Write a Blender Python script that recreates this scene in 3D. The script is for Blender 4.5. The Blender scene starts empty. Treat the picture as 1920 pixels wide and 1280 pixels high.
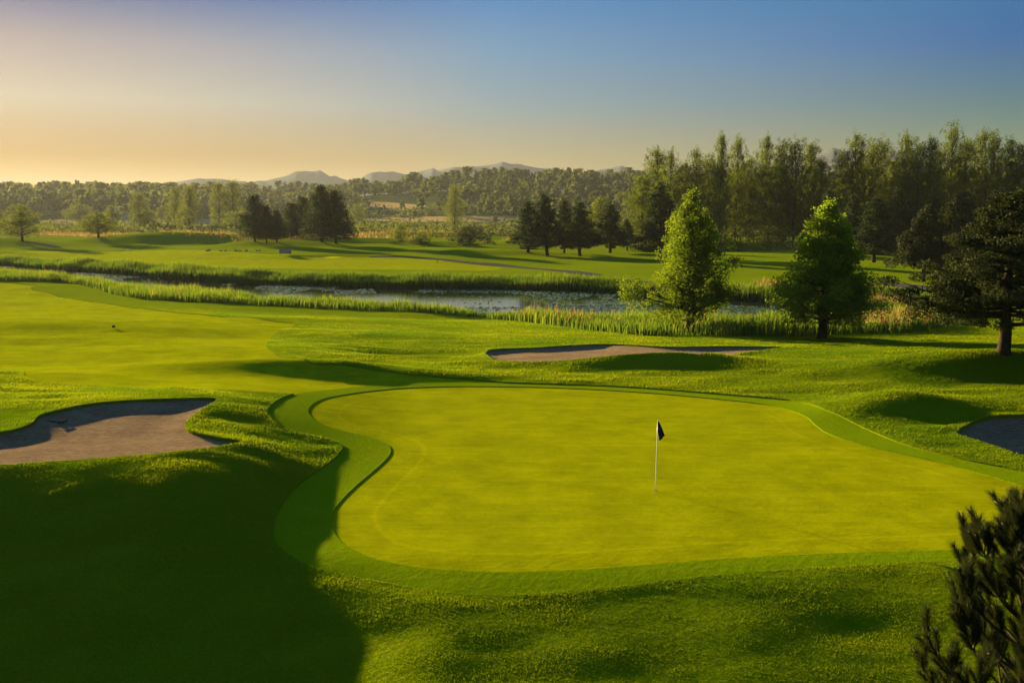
import bpy, math, random
import numpy as np
from mathutils import Vector, geometry

# ------------------------------------------------------------------ camera, sky, sun, exposure
CAM_H, FPX, PITCH = 8.3, 1867.0, math.atan((640 - 395) / 1867.0)
SUN_AZ, SUN_EL = math.radians(41), math.radians(10.5)     # left of the view direction, above horizon
SC = bpy.context.scene
COL = SC.collection
cam_d = bpy.data.cameras.new('camera')
cam_d.sensor_width = 36.0
cam_d.lens = 36.0 * FPX / 1920.0
cam_d.clip_start, cam_d.clip_end = 0.1, 20000
cam = bpy.data.objects.new('camera', cam_d)
COL.objects.link(cam)
cam.location = (0, 0, CAM_H)
cam.rotation_euler = (math.pi / 2 - PITCH, 0, 0)
SC.camera = cam

world = bpy.data.worlds.new('World')
SC.world = world
world.use_nodes = True
wn, wl = world.node_tree.nodes, world.node_tree.links
wn.clear()
EXPO = 2.6
def lin(c): return tuple((k / 255) ** 2.2 / 2 ** EXPO for k in c)
# clear evening sky: a share of the physical sky plus elevation ramps for the sun side, the middle and the far side
sky = wn.new('ShaderNodeTexSky')
sky.sky_type = 'NISHITA'; sky.sun_disc = False
sky.sun_elevation = SUN_EL; sky.sun_rotation = -SUN_AZ
sky.dust_density = 1.0; sky.ozone_density = 2.0
wtc = wn.new('ShaderNodeTexCoord'); wsp = wn.new('ShaderNodeSeparateXYZ')
wl.new(wtc.outputs['Generated'], wsp.inputs[0])
def wmath(op, a, b=None):
    m = wn.new('ShaderNodeMath'); m.operation = op
    for s_, v in ((m.inputs[0], a), (m.inputs[1], b)):
        if v is None: continue
        if isinstance(v, (int, float)): s_.default_value = v
        else: wl.new(v, s_)
    return m.outputs[0]
def wramp(fac, stops):
    r = wn.new('ShaderNodeValToRGB'); el = r.color_ramp.elements
    while len(el) < len(stops): el.new(.5)
    for e, (p_, c) in zip(el, stops): e.position = p_; e.color = (*c, 1)
    wl.new(fac, r.inputs[0]); return r.outputs[0]
EL = [0.0, .0495, .1006, .150, .198, .32, .8]            # sine of the elevation
SKYC = {'near': [(232, 165, 60), (172, 112, 22), (200, 185, 165), (168, 152, 158), (2, 75, 148), (138, 175, 224), (115, 165, 224)],
        'mid': [(205, 158, 88), (174, 154, 114), (130, 155, 168), (102, 149, 186), (62, 130, 190), (110, 163, 218), (96, 150, 210)],
        'far': [(136, 142, 78), (116, 142, 106), (66, 118, 138), (12, 100, 166), (2, 108, 164), (66, 126, 184), (80, 132, 192)]}
wz = wmath('MAXIMUM', wsp.outputs['Z'], 0.0)
hor = wmath('SQRT', wmath('ADD', wmath('MULTIPLY', wsp.outputs['X'], wsp.outputs['X']), wmath('MULTIPLY', wsp.outputs['Y'], wsp.outputs['Y'])))
g = wmath('DIVIDE', wmath('ADD', wmath('MULTIPLY', wsp.outputs['X'], -math.sin(SUN_AZ)), wmath('MULTIPLY', wsp.outputs['Y'], math.cos(SUN_AZ))), wmath('ADD', hor, 1e-4))
cols = [wramp(wz, [(e, lin(c)) for e, c in zip(EL, SKYC[k])]) for k in ('near', 'mid', 'far')]
def wmix(fac, a, b):
    m = wn.new('ShaderNodeMix'); m.data_type = 'RGBA'
    for s_, v in ((m.inputs[0], fac), (m.inputs[6], a), (m.inputs[7], b)):
        if isinstance(v, float): s_.default_value = v
        else: wl.new(v, s_)
    return m.outputs[2]
def wrange(v, a, b):
    m = wn.new('ShaderNodeMapRange'); wl.new(v, m.inputs[0]); m.inputs[1].default_value = a; m.inputs[2].default_value = b
    return m.outputs[0]
c_ = wmix(wrange(g, .395, .766), cols[2], cols[1])
c_ = wmix(wrange(g, .766, .97), c_, cols[0])
bg = wn.new('ShaderNodeBackground'); bg.inputs['Strength'].default_value = 1.0
bg2 = wn.new('ShaderNodeBackground'); bg2.inputs['Strength'].default_value = .05
ms = wn.new('ShaderNodeMixShader'); ms.inputs[0].default_value = .01
wo = wn.new('ShaderNodeOutputWorld')
wl.new(c_, bg.inputs['Color']); wl.new(sky.outputs[0], bg2.inputs['Color'])
wl.new(bg.outputs[0], ms.inputs[1]); wl.new(bg2.outputs[0], ms.inputs[2]); wl.new(ms.outputs[0], wo.inputs['Surface'])

sun_d = bpy.data.lights.new('sun', 'SUN')
sun_d.energy = 5.0
sun_d.angle = math.radians(0.6)
sun_d.color = (1.0, 0.77, 0.38)
sun = bpy.data.objects.new('sun', sun_d)
COL.objects.link(sun)
SUNV = Vector((-math.sin(SUN_AZ) * math.cos(SUN_EL), math.cos(SUN_AZ) * math.cos(SUN_EL), math.sin(SUN_EL)))
sun.rotation_euler = SUNV.to_track_quat('Z', 'Y').to_euler()

SC.view_settings.view_transform = 'Standard'
SC.view_settings.look = 'None'
SC.view_settings.exposure = EXPO
SC.view_settings.gamma = 1.0
SC.cycles.max_bounces = 6
SC.cycles.transparent_max_bounces = 8
SC.cycles.volume_bounces = 0

# ------------------------------------------------------------------ numeric helpers
def sst(x, a=0.0, b=1.0):
    t = np.clip((x - a) / (b - a), 0, 1)
    return t * t * (3 - 2 * t)

_h = np.random.RandomState(5).rand(256, 256)
def vnoise(x, y, s, seed=0):
    x = np.asarray(x, float) / s + seed * 17.3
    y = np.asarray(y, float) / s + seed * 9.1
    xi, yi = np.floor(x).astype(int), np.floor(y).astype(int)
    fx, fy = x - xi, y - yi
    fx, fy = fx * fx * (3 - 2 * fx), fy * fy * (3 - 2 * fy)
    g = lambda a, b: _h[a & 255, b & 255]
    return (g(xi, yi) * (1 - fx) + g(xi + 1, yi) * fx) * (1 - fy) + (g(xi, yi + 1) * (1 - fx) + g(xi + 1, yi + 1) * fx) * fy - 0.5

_ty = np.arange(-400, 8000, 0.5)
_tz = np.interp(_ty, [-400, 0, 14, 17, 22.5, 47, 58, 70, 84, 96, 150, 230, 340, 420, 700, 8000],
                [-3, -1.9, -1.1, -.75, 0, 0.10, 0.05, -0.55, -1.5, -2.15, -2.1, -1.7, -1.2, -1.8, -2.0, -2.0])
_w = np.hanning(9); _w /= _w.sum()
_tz = np.convolve(np.pad(_tz, 4, mode='edge'), _w, 'valid')

# mounds of the course: centre x, y, height, half-width x, half-width y, turn (degrees)
MOUNDS = [
    (-11.3, 49.4, .70, 5.6, 1.25, 0), (8.0, 53.2, .70, 4.2, 1.2, 0),
    (24.5, 49.3, 1.35, 5.6, 1.7, -8), (32, 58, .4, 6, 3, 0), (16.3, 41.2, .75, 2.2, 1.4, 20),
    (27, 43, .4, 3, 2.0, 0), (-6.2, 59, -.6, 3.0, 1.4, 0), (-23, 46, .4, 5, 2.2, 0), (-30, 40, .6, 5, 3, 0),
    (-34, 72, .5, 12, 4, 10), (-20, 84, .4, 12, 4, 0),
    # the far side of the pond
    (-104, 305, 3.7, 20, 6.5, 4), (-72, 318, 2.4, 14, 5.8, 0), (-62, 262, 1.9, 12, 4.3, 0), (-45, 300, 1.8, 13, 4.3, 0),
    (-20, 268, 1.5, 9, 3.6, 0), (9, 290, 2.6, 13, 5.0, 0), (40, 260, 1.5, 12, 3.6, 0), (-5, 225, 1.0, 11, 2.9, 0),
    (-150, 285, 1.8, 14, 5.8, 0), (60, 258, 1.9, 9, 3.6, 0), (90, 240, 1.3, 16, 4.3, 0), (-128, 230, 1.1, 12, 3.6, 0),
    (-30, 340, 2.0, 16, 5.8, 0), (-45, 210, 0.7, 14, 2.9, 0),
]
RIDX = np.array([-2600, -900, -640, -500, -430, -330, -240, -170, -60, 0, 60, 160, 300, 900, 2600.])
RIDZ = np.array([22, 20, 20, 24, 24, 20, 21, 30, 38, 44, 44, 42, 40, 44, 40.])

def H0(x, y):
    x, y = np.asarray(x, float), np.asarray(y, float)
    z = np.interp(y, _ty, _tz)
    # plateau of the left greenside bunker and the bank that drops towards the viewer
    w = sst(y, 29, 35)
    xo, x = x, x + .8 * vnoise(x, y, 4.5, 15) * sst(-x, 3, 6)
    A = sst(-x, 5.0, 9.8) * (1 - w) + sst(-x, 3.5, 14) * w
    z = z + A * 1.2 * sst(y, 22, 28) * (1 - 0.8 * sst(y, 36, 50))
    z = z - sst(-x, 1.2, 6.0) * 2.1 * (1 - sst(y, 15, 23.8))
    x = xo
    # gentle fall of the left fairway
    z = z + 0.7 * sst(-x, 12, 40) * sst(y, 50, 75) * (1 - sst(y, 95, 125))
    for cx, cy, a, sx, sy, r in MOUNDS:
        c, s = math.cos(math.radians(r)), math.sin(math.radians(r))
        u, v = (x - cx) * c + (y - cy) * s, -(x - cx) * s + (y - cy) * c
        z = z + a * np.exp(-0.5 * ((u / sx) ** 2 + (v / sy) ** 2))
    onc = sst(y, 49, 54) + A * (y < 49)
    z = z + np.clip(onc, 0, 1) * (vnoise(x, y, 7, 1) * .16 + vnoise(x, y, 3.1, 2) * .06 + vnoise(x * .4, y, 3.0, 11) * .26 * sst(-x, 2, 8) * sst(y, 50, 60))
    z = z + sst(y, 150, 200) * (vnoise(x, y * 1.6, 34, 3) * 1.3)
    z = z + sst(y, 420, 700) * vnoise(x, y, 120, 4) * 4
    # the wooded ridge behind the plain
    rz = np.interp(x, RIDX, RIDZ) + 1.8
    z = z + rz * sst(y, 760, 1330) * (1 + .18 * vnoise(x, y, 150, 6))
    return z

def ray(px, py):
    u, v = (np.asarray(px, float) - 960) / FPX, (640 - np.asarray(py, float)) / FPX
    cp, sp = math.cos(PITCH), math.sin(PITCH)
    return u, cp + v * sp, -sp + v * cp       # direction x, y, z

def ground(px, py, F=None):
    """where the line of sight through a photo pixel meets the terrain"""
    F = F or H0
    dx, dy, dz = ray(px, py)
    ts = 5 * 1.004 ** np.arange(1900)
    f = CAM_H + dz * ts - F(dx * ts, dy * ts)
    i = np.argmax(f < 0)
    if f[i] >= 0:
        i = len(ts) - 1
    lo, hi = ts[max(i - 1, 0)], ts[i]
    for _ in range(24):
        m = (lo + hi) / 2
        if CAM_H + dz * m - float(F(dx * m, dy * m)) < 0: hi = m
        else: lo = m
    return dx * hi, dy * hi

def plane_pt(px, py, z):
    dx, dy, dz = ray(px, py)
    t = (z - CAM_H) / dz
    return dx * t, dy * t

def smooth_poly(pts, n=4):
    P = np.array(pts, float); N = len(P); out = []
    for i in range(N):
        a, b, c, d = P[i - 1], P[i], P[(i + 1) % N], P[(i + 2) % N]
        for k in range(n):
            t = k / n
            out.append(0.5 * (2 * b + (c - a) * t + (2 * a - 5 * b + 4 * c - d) * t * t + (3 * b - a - 3 * c + d) * t ** 3))
    return np.array(out)

def gpoly(pix, n=4, step=None):
    return smooth_poly([ground(a, b) for a, b in pix], n)

def inside(P, x, y):
    x, y = np.asarray(x, float), np.asarray(y, float)
    r = np.zeros(x.shape, bool)
    bx0, bx1, by0, by1 = P[:, 0].min(), P[:, 0].max(), P[:, 1].min(), P[:, 1].max()
    box = (x >= bx0) & (x <= bx1) & (y >= by0) & (y <= by1)
    if not box.any(): return r
    xs, ys = x[box], y[box]
    rr = np.zeros(xs.shape, bool)
    for i in range(len(P)):
        x1, y1 = P[i - 1]; x2, y2 = P[i]
        if y1 == y2: continue
        c = ((y1 > ys) != (y2 > ys)) & (xs < (x2 - x1) * (ys - y1) / (y2 - y1) + x1)
        rr ^= c
    r[box] = rr
    return r

def sdist(P, x, y):
    """signed distance to a polygon, positive inside"""
    x, y = np.asarray(x, float), np.asarray(y, float)
    d = np.full(x.shape, 1e9)
    for i in range(len(P)):
        a, b = P[i - 1], P[i]
        ab = b - a; L = (ab ** 2).sum() + 1e-12
        t = np.clip(((x - a[0]) * ab[0] + (y - a[1]) * ab[1]) / L, 0, 1)
        d = np.minimum(d, (x - a[0] - t * ab[0]) ** 2 + (y - a[1] - t * ab[1]) ** 2)
    d = np.sqrt(d)
    return np.where(inside(P, x, y), d, -d)

# ------------------------------------------------------------------ outlines of the course
WZ = -2.5
GREEN = gpoly([(578, 765), (585, 780), (605, 793), (640, 804), (690, 816), (722, 827), (733, 840), (726, 856), (700, 880), (668, 907),
               (638, 937), (622, 962), (624, 988), (643, 1013), (685, 1037), (745, 1053), (820, 1063), (920, 1068), (1040, 1066), (1200, 1056),
               (1400, 1041), (1600, 1032), (1790, 1026), (1920, 1015), (2060, 990), (2050, 950), (1970, 922), (1880, 896), (1780, 868),
               (1680, 845), (1600, 826), (1553, 810), (1530, 795), (1514, 780), (1480, 766), (1430, 755), (1340, 745), (1200, 733),
               (1050, 725), (900, 722), (780, 724), (700, 730), (630, 740), (595, 750)])
FRINGE = gpoly([(502, 768), (512, 788), (545, 806), (595, 817), (634, 828), (640, 845), (612, 870), (562, 905), (528, 945), (512, 985),
                (520, 1020), (560, 1050), (630, 1073), (700, 1086), (790, 1103), (880, 1113), (1000, 1112), (1150, 1100), (1300, 1080),
                (1500, 1065), (1700, 1054), (1900, 1042), (2150, 1020), (2170, 950), (2030, 908), (1910, 880), (1790, 856), (1700, 833),
                (1640, 810), (1590, 786), (1545, 766), (1480, 749), (1330, 736), (1230, 728), (1130, 722), (980, 717), (870, 714),
                (760, 717), (660, 724), (570, 734), (525, 747)])
FAIRWAY = gpoly([(-420, 512), (20, 530), (60, 543), (150, 562), (270, 578), (400, 592), (500, 600), (553, 607), (515, 626), (498, 645),
                 (515, 663), (570, 673), (640, 683), (720, 695), (820, 706), (940, 715), (900, 722), (760, 730), (565, 738), (440, 731),
                 (300, 727), (200, 724), (100, 716), (50, 708), (0, 692), (-300, 640)], 5)
B1 = gpoly([(57, 797), (75, 780), (120, 768), (180, 757), (240, 752), (320, 749), (402, 748), (396, 758), (368, 776), (349, 793), (350, 805),
            (370, 814), (410, 822), (450, 829), (436, 834), (380, 843), (300, 852), (200, 860), (100, 867), (0, 874), (-130, 884),
            (-260, 878), (-280, 835), (-100, 818), (0, 812)], 3)
B2 = gpoly([(917, 657), (1000, 653), (1075, 648), (1142, 646), (1221, 650), (1283, 651), (1367, 650), (1446, 651), (1468, 653), (1408, 660),
            (1383, 664), (1325, 663), (1275, 662), (1200, 664), (1117, 671), (1054, 677), (992, 679), (933, 676), (914, 667)], 3)
B3 = gpoly([(1793, 812), (1830, 790), (1875, 780), (1960, 779), (2100, 790), (2150, 830), (2050, 872), (1920, 856), (1880, 842), (1830, 826)], 3)
FARFAIR = gpoly([(-200, 478), (0, 478), (200, 493), (420, 500), (700, 505), (900, 508), (940, 498), (860, 487), (700, 480), (560, 479), (480, 474), (300, 468), (120, 472), (-200, 466)], 3)
PATH1 = gpoly([(1640, 530), (1690, 530), (1760, 538), (1830, 548), (1920, 560), (2050, 585), (2050, 596), (1900, 568), (1800, 553), (1730, 543), (1660, 536)], 3)
PATH2 = gpoly([(700, 480), (780, 481), (870, 489), (960, 497), (1060, 506), (1130, 514), (1115, 517), (1050, 510), (950, 501), (860, 492), (780, 484), (700, 482)], 3)
PATH3 = gpoly([(40, 451), (75, 455), (115, 463), (100, 465), (62, 458), (38, 453)], 3)
DRY1 = gpoly([(640, 409), (800, 406), (1000, 404), (1300, 403), (1300, 415), (1000, 417), (850, 415), (640, 418)], 3)
DRY2 = gpoly([(672, 383), (720, 379), (800, 385), (760, 393), (690, 397)], 3)
DRY3 = gpoly([(60, 413), (150, 412), (330, 411), (450, 410), (450, 418), (300, 420), (150, 419), (60, 419)], 3)
POND = smooth_poly([plane_pt(a, b, WZ) for a, b in
        [(-420, 478), (-200, 489), (0, 498), (130, 508), (240, 516), (400, 528), (550, 535), (800, 541), (1000, 544), (1240, 553), (1330, 560),
         (1410, 563), (1480, 571), (1500, 590), (1400, 608), (1300, 613), (1150, 608), (1000, 597), (850, 587), (700, 577), (500, 566),
         (360, 556), (262, 546), (190, 535), (100, 525), (0, 518), (-200, 507), (-420, 497)]], 3)

def H(x, y):
    x, y = np.asarray(x, float), np.asarray(y, float)
    z = H0(x, y)
    near = (y > 20) & (y < 80) if z.ndim else (20 < y < 80)
    for P, D, W, back in ((B1, .15, 1.3, 3.4), (B2, .13, 1.0, 2.6), (B3, .4, 1.0, 2.0)):
        s = sdist(P, x, y)
        s2 = sdist(P, x, y - back)
        z = np.where(s > 0, z - D * sst(s, 0, W) * sst(s2, -back, 1.0), z)
        z = z + 0.05 * np.exp(-(np.minimum(s, 0) / .55) ** 2) * (s <= 0) + 0.05 * (s > 0) * (1 - sst(s, 0, .5))
    rough = sst(-sdist(FRINGE, x, y), 0, .6) * sst(np.minimum(-sdist(B1, x, y), np.minimum(-sdist(B2, x, y), -sdist(B3, x, y))), .1, .7) * sst(-sdist(FAIRWAY, x, y), 0, .6) * (1 - sst(y, 60, 80))
    z = z + rough * (vnoise(x * .5, y, .95, 21) * .11 + vnoise(x * .7, y, 2.2, 22) * .09)
    s = sdist(POND, x, y)
    k = sst(s, -5.0, 2.0)
    z = z * (1 - k) + (WZ - .35) * k
    return z

# ------------------------------------------------------------------ object helpers
def tag(o, label=None, cat=None, group=None, kind=None):
    if label: o['label'] = label
    if cat: o['category'] = cat
    if group: o['group'] = group
    if kind: o['kind'] = kind
    return o

def mesh_np(name, V, F, attrs=None, smooth=False):
    """mesh from numpy arrays; F is (n,3|4) or a list of such arrays"""
    if not isinstance(F, list): F = [F]
    F = [np.asarray(f, np.int32) for f in F if len(f)]
    me = bpy.data.meshes.new(name)
    me.vertices.add(len(V)); me.vertices.foreach_set('co', np.asarray(V, np.float32).ravel())
    loops = np.concatenate([f.ravel() for f in F])
    tot = np.concatenate([np.full(len(f), f.shape[1], np.int32) for f in F])
    start = np.concatenate([[0], np.cumsum(tot)[:-1]]).astype(np.int32)
    me.loops.add(len(loops)); me.loops.foreach_set('vertex_index', loops)
    me.polygons.add(len(tot)); me.polygons.foreach_set('loop_start', start)
    try: me.polygons.foreach_set('loop_total', tot)
    except Exception: pass
    if smooth: me.polygons.foreach_set('use_smooth', np.ones(len(tot), bool))
    for k, (dom, arr) in (attrs or {}).items():
        a = me.attributes.new(k, 'FLOAT', dom); a.data.foreach_set('value', np.asarray(arr, np.float32))
    me.update(calc_edges=True)
    return me

def obj(name, me, mat, parent=None, loc=None):
    o = bpy.data.objects.new(name, me)
    COL.objects.link(o)
    if mat is not None and len(me.materials) == 0: me.materials.append(mat)
    if parent is not None: o.parent = parent
    if loc is not None: o.location = loc
    return o

def empty(name, loc, rz=0.0):
    o = bpy.data.objects.new(name, None)
    COL.objects.link(o); o.location = loc; o.rotation_euler = (0, 0, rz)
    o.empty_display_size = .3
    return o

class MB:
    """collects simple shapes into one mesh"""
    def __init__(s): s.v, s.q, s.t, s.n = [], [], [], 0
    def add(s, V, Q=(), T=()):
        s.v.append(np.asarray(V, float))
        if len(Q): s.q.append(np.asarray(Q, int) + s.n)
        if len(T): s.t.append(np.asarray(T, int) + s.n)
        s.n += len(V)
    def tube(s, pts, rad, sides=6):
        P = np.asarray(pts, float); n = len(P)
        rad = np.broadcast_to(np.asarray(rad, float), (n,))
        T = np.gradient(P, axis=0); T /= np.linalg.norm(T, axis=1)[:, None] + 1e-9
        ref = np.array([0, 0, 1.0]) if abs(T[:, 2]).mean() < .8 else np.array([1.0, 0, 0])
        U = np.cross(T, ref); U /= np.linalg.norm(U, axis=1)[:, None] + 1e-9
        W = np.cross(T, U)
        a = np.arange(sides) * 2 * math.pi / sides
        V = P[:, None] + rad[:, None, None] * (np.cos(a)[None, :, None] * U[:, None] + np.sin(a)[None, :, None] * W[:, None])
        i, j = np.meshgrid(np.arange(n - 1), np.arange(sides), indexing='ij')
        k = (j + 1) % sides
        Q = np.stack([i * sides + j, i * sides + k, (i + 1) * sides + k, (i + 1) * sides + j], -1).reshape(-1, 4)
        V = V.reshape(-1, 3)
        T3 = []
        for base, c, fl in ((0, len(V), 0), ((n - 1) * sides, len(V) + 1, 1)):
            for j in range(sides):
                a0, a1 = base + j, base + (j + 1) % sides
                T3.append((c, a0, a1) if fl else (c, a1, a0))
        s.add(np.vstack([V, P[:1], P[-1:]]), Q, T3)
    def box(s, c, d, rz=0):
        x, y, z = [k / 2 for k in d]
        V = np.array([(a * x, b * y, e * z) for e in (-1, 1) for b in (-1, 1) for a in (-1, 1)], float)
        cr, sr = math.cos(rz), math.sin(rz)
        V = np.stack([V[:, 0] * cr - V[:, 1] * sr, V[:, 0] * sr + V[:, 1] * cr, V[:, 2]], 1) + np.array(c)
        s.add(V, [(0, 2, 3, 1), (4, 5, 7, 6), (0, 1, 5, 4), (2, 6, 7, 3), (0, 4, 6, 2), (1, 3, 7, 5)])
    def mesh(s, name, smooth=False):
        F = []
        if s.q: F.append(np.vstack(s.q))
        if s.t: F.append(np.vstack(s.t))
        return mesh_np(name, np.vstack(s.v), F, None, smooth)

# ------------------------------------------------------------------ materials
def mat_new(name):
    m = bpy.data.materials.new(name); m.use_nodes = True
    nt = m.node_tree; nt.nodes.clear()
    return m, nt.nodes, nt.links

def N(nodes, t, **kw):
    n = nodes.new(t)
    for k, v in kw.items():
        if k in n.inputs: n.inputs[k].default_value = v
        else: setattr(n, k, v)
    return n

def noise(nd, ln, scale, vec=None, detail=3, rough=.6):
    n = N(nd, 'ShaderNodeTexNoise'); n.inputs['Scale'].default_value = scale
    n.inputs['Detail'].default_value = detail; n.inputs['Roughness'].default_value = rough
    if vec is not None: ln.new(vec, n.inputs['Vector'])
    return n.outputs['Fac']

def ramp(nd, ln, fac, stops):
    r = nd.new('ShaderNodeValToRGB')
    el = r.color_ramp.elements
    while len(el) < len(stops): el.new(.5)
    for e, (p, c) in zip(el, stops): e.position = p; e.color = (*c, 1)
    ln.new(fac, r.inputs['Fac'])
    return r.outputs['Color']

def mix(nd, ln, fac, a, b, mode='MIX'):
    m = nd.new('ShaderNodeMix'); m.data_type = 'RGBA'; m.blend_type = mode
    for s, v in ((m.inputs[0], fac), (m.inputs[6], a), (m.inputs[7], b)):
        if hasattr(v, 'is_linked'): ln.new(v, s)
        else: s.default_value = v if isinstance(v, float) else (*v, 1)
    return m.outputs[2]

def turf(name, c1, c2, c3, fine=18.0, bump=.06, bscale=7.0, stretch=1.0, coarse=.12, rough=.85, fb=.35, streak=0):
    """mown or rough grass: two scales of colour, blade-scale bump"""
    m, nd, ln = mat_new(name)
    tc = N(nd, 'ShaderNodeTexCoord')
    mp = N(nd, 'ShaderNodeMapping'); mp.inputs['Scale'].default_value = (1, stretch, 1); mp.inputs['Rotation'].default_value = (0, 0, .35)
    ln.new(tc.outputs['Object'], mp.inputs['Vector'])
    v = mp.outputs['Vector']
    big = noise(nd, ln, coarse, v, 4)
    med = noise(nd, ln, bscale * .22, v, 4, .65)
    fin = noise(nd, ln, fine, v, 3, .7)
    c = ramp(nd, ln, big, [(.32, c1), (.68, c2)])
    c = mix(nd, ln, ramp(nd, ln, med, [(.42, (0, 0, 0)), (.72, (1, 1, 1))]), c, c3)
    c = mix(nd, ln, .55, c, ramp(nd, ln, fin, [(.3, tuple(k * .55 for k in c1)), (.7, tuple(k * 1.5 for k in c2))]))
    if streak:
        ms = N(nd, 'ShaderNodeMapping'); ms.inputs['Scale'].default_value = (.22, 2.4, 1); ms.inputs['Rotation'].default_value = (0, 0, streak)
        ln.new(tc.outputs['Object'], ms.inputs['Vector'])
        c = mix(nd, ln, 1.0, c, ramp(nd, ln, noise(nd, ln, 1.1, ms.outputs['Vector'], 5, .7), [(.30, (.86, .89, .8)), (.70, (1.13, 1.10, 1.1))]), 'MULTIPLY')
        pt = noise(nd, ln, .55, tc.outputs['Object'], 6, .75)
        c = mix(nd, ln, 1.0, c, ramp(nd, ln, pt, [(.34, (.76, .76, .8)), (.62, (1.1, 1.1, 1.0))]), 'MULTIPLY')
    if name == 'putting_turf':     # the paler lap the mower leaves round the edge
        ea = N(nd, 'ShaderNodeAttribute', attribute_name='edge')
        c = mix(nd, ln, 1.0, c, ramp(nd, ln, ea.outputs['Fac'], [(0, (.93, .95, 1)), (.10, (1, 1, 1)), (.21, (.97, .97, 1)), (.235, (1.16, 1.12, 1.3)), (.26, (.98, .98, 1)), (.5, (1, 1, 1))]), 'MULTIPLY')
    b1 = N(nd, 'ShaderNodeBump', Strength=1.0, Distance=bump)
    ln.new(noise(nd, ln, bscale, v, 5, .7), b1.inputs['Height'])
    b2 = N(nd, 'ShaderNodeBump', Strength=fb, Distance=.03)
    ln.new(fin, b2.inputs['Height']); ln.new(b1.outputs[0], b2.inputs['Normal'])
    p = N(nd, 'ShaderNodeBsdfPrincipled', Roughness=rough)
    p.inputs['Specular IOR Level'].default_value = 0
    ln.new(c, p.inputs['Base Color']); ln.new(b2.outputs[0], p.inputs['Normal'])
    o = N(nd, 'ShaderNodeOutputMaterial'); ln.new(p.outputs[0], o.inputs['Surface'])
    return m

def leafmat(name, lo, hi, tr=.5, trc=None, rough=.85, spec=.06):
    """foliage: colour by the leaf's own tint, reflects and lets light through"""
    m, nd, ln = mat_new(name)
    at = N(nd, 'ShaderNodeAttribute', attribute_name='tint')
    c = ramp(nd, ln, at.outputs['Fac'], [(0, lo), (1, hi)])
    p = N(nd, 'ShaderNodeBsdfPrincipled', Roughness=rough); p.inputs['Specular IOR Level'].default_value = spec
    t = N(nd, 'ShaderNodeBsdfTranslucent')
    ln.new(c, p.inputs['Base Color'])
    g = N(nd, 'ShaderNodeMix', data_type='RGBA', blend_type='MULTIPLY'); g.inputs[0].default_value = 1
    ln.new(c, g.inputs[6]); g.inputs[7].default_value = (*(trc or (2.0, 1.8, .5)), 1)
    ln.new(g.outputs[2], t.inputs['Color'])
    x = N(nd, 'ShaderNodeMixShader'); x.inputs[0].default_value = tr
    ln.new(p.outputs[0], x.inputs[1]); ln.new(t.outputs[0], x.inputs[2])
    o = N(nd, 'ShaderNodeOutputMaterial'); ln.new(x.outputs[0], o.inputs['Surface'])
    return m

def plain(name, col, rough=.7, nscale=None, col2=None, bump=0, metal=0, spec=0):
    m, nd, ln = mat_new(name)
    p = N(nd, 'ShaderNodeBsdfPrincipled', Roughness=rough, Metallic=metal); p.inputs['Specular IOR Level'].default_value = spec
    p.inputs['Base Color'].default_value = (*col, 1)
    if nscale:
        tc = N(nd, 'ShaderNodeTexCoord')
        f = noise(nd, ln, nscale, tc.outputs['Object'], 4)
        ln.new(ramp(nd, ln, f, [(.35, col), (.65, col2 or tuple(k * 1.4 for k in col))]), p.inputs['Base Color'])
        if bump:
            b = N(nd, 'ShaderNodeBump', Strength=.8, Distance=bump); ln.new(f, b.inputs['Height']); ln.new(b.outputs[0], p.inputs['Normal'])
    o = N(nd, 'ShaderNodeOutputMaterial'); ln.new(p.outputs[0], o.inputs['Surface'])
    return m

M = {}
M['rough'] = turf('rough_grass', (.075, .125, .001), (.120, .158, .001), (.140, .145, .003), fine=22, bump=.11, bscale=3.2, stretch=2.2, fb=.6)
M['fairway'] = turf('fairway_grass', (.165, .200, .001), (.225, .236, .001), (.140, .168, .001), fine=30, bump=.10, bscale=1.6, stretch=2.5, fb=.3, streak=.12)
M['fringe'] = turf('fringe_grass', (.095, .150, .001), (.125, .170, .001), (.085, .135, .001), fine=35, bump=.035, bscale=4, fb=.3)
M['green'] = turf('putting_turf', (.195, .213, .001), (.225, .232, .001), (.165, .178, .001), fine=45, bump=.022, bscale=4, stretch=2, coarse=.2, fb=.25, streak=.5)
M['meadow'] = turf('meadow_grass', (.05, .07, .012), (.12, .11, .03), (.20, .15, .05), fine=2.5, bump=.3, bscale=.5, stretch=3, coarse=.02)
M['dry'] = turf('dry_field_grass', (.30, .20, .07), (.36, .24, .08), (.20, .15, .05), fine=2.5, bump=.2, bscale=.5, stretch=3, coarse=.03)
M['hill'] = turf('hill_grass', (.035, .05, .012), (.07, .08, .02), (.05, .06, .015), fine=.6, bump=.5, bscale=.12, stretch=3, coarse=.012)
M['path'] = plain('cart_path_asphalt', (.045, .045, .035), .9, 6, (.07, .068, .05), .01)
M['flagpole'] = plain('flagpole_paint', (.75, .72, .55), .35, spec=.4)
M['navy'] = plain('navy_cloth', (.008, .012, .05), .8, 30, (.012, .018, .07))
M['cup'] = plain('cup_liner', (.5, .5, .48), .5)
M['bark'] = plain('bark', (.030, .022, .014), .95, 5, (.052, .038, .024), .03)
M['barkpale'] = plain('pale_bark', (.16, .13, .09), .9, 3, (.24, .20, .14), .02)
M['black'] = plain('dark_plastic_and_cup_shade', (.02, .02, .018), .95)
M['grey'] = plain('grey_board_paint', (.16, .17, .19), .7, 8, (.20, .21, .23))
M['white'] = plain('white_paint', (.75, .74, .70), .6)
M['roofm'] = plain('grey_roof_shingle', (.14, .12, .11), .9, 2, (.2, .17, .15))
M['glassm'] = plain('window_glass', (.03, .04, .05), .1, spec=.6)
M['wood'] = plain('post_wood', (.20, .15, .09), .8)
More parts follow.
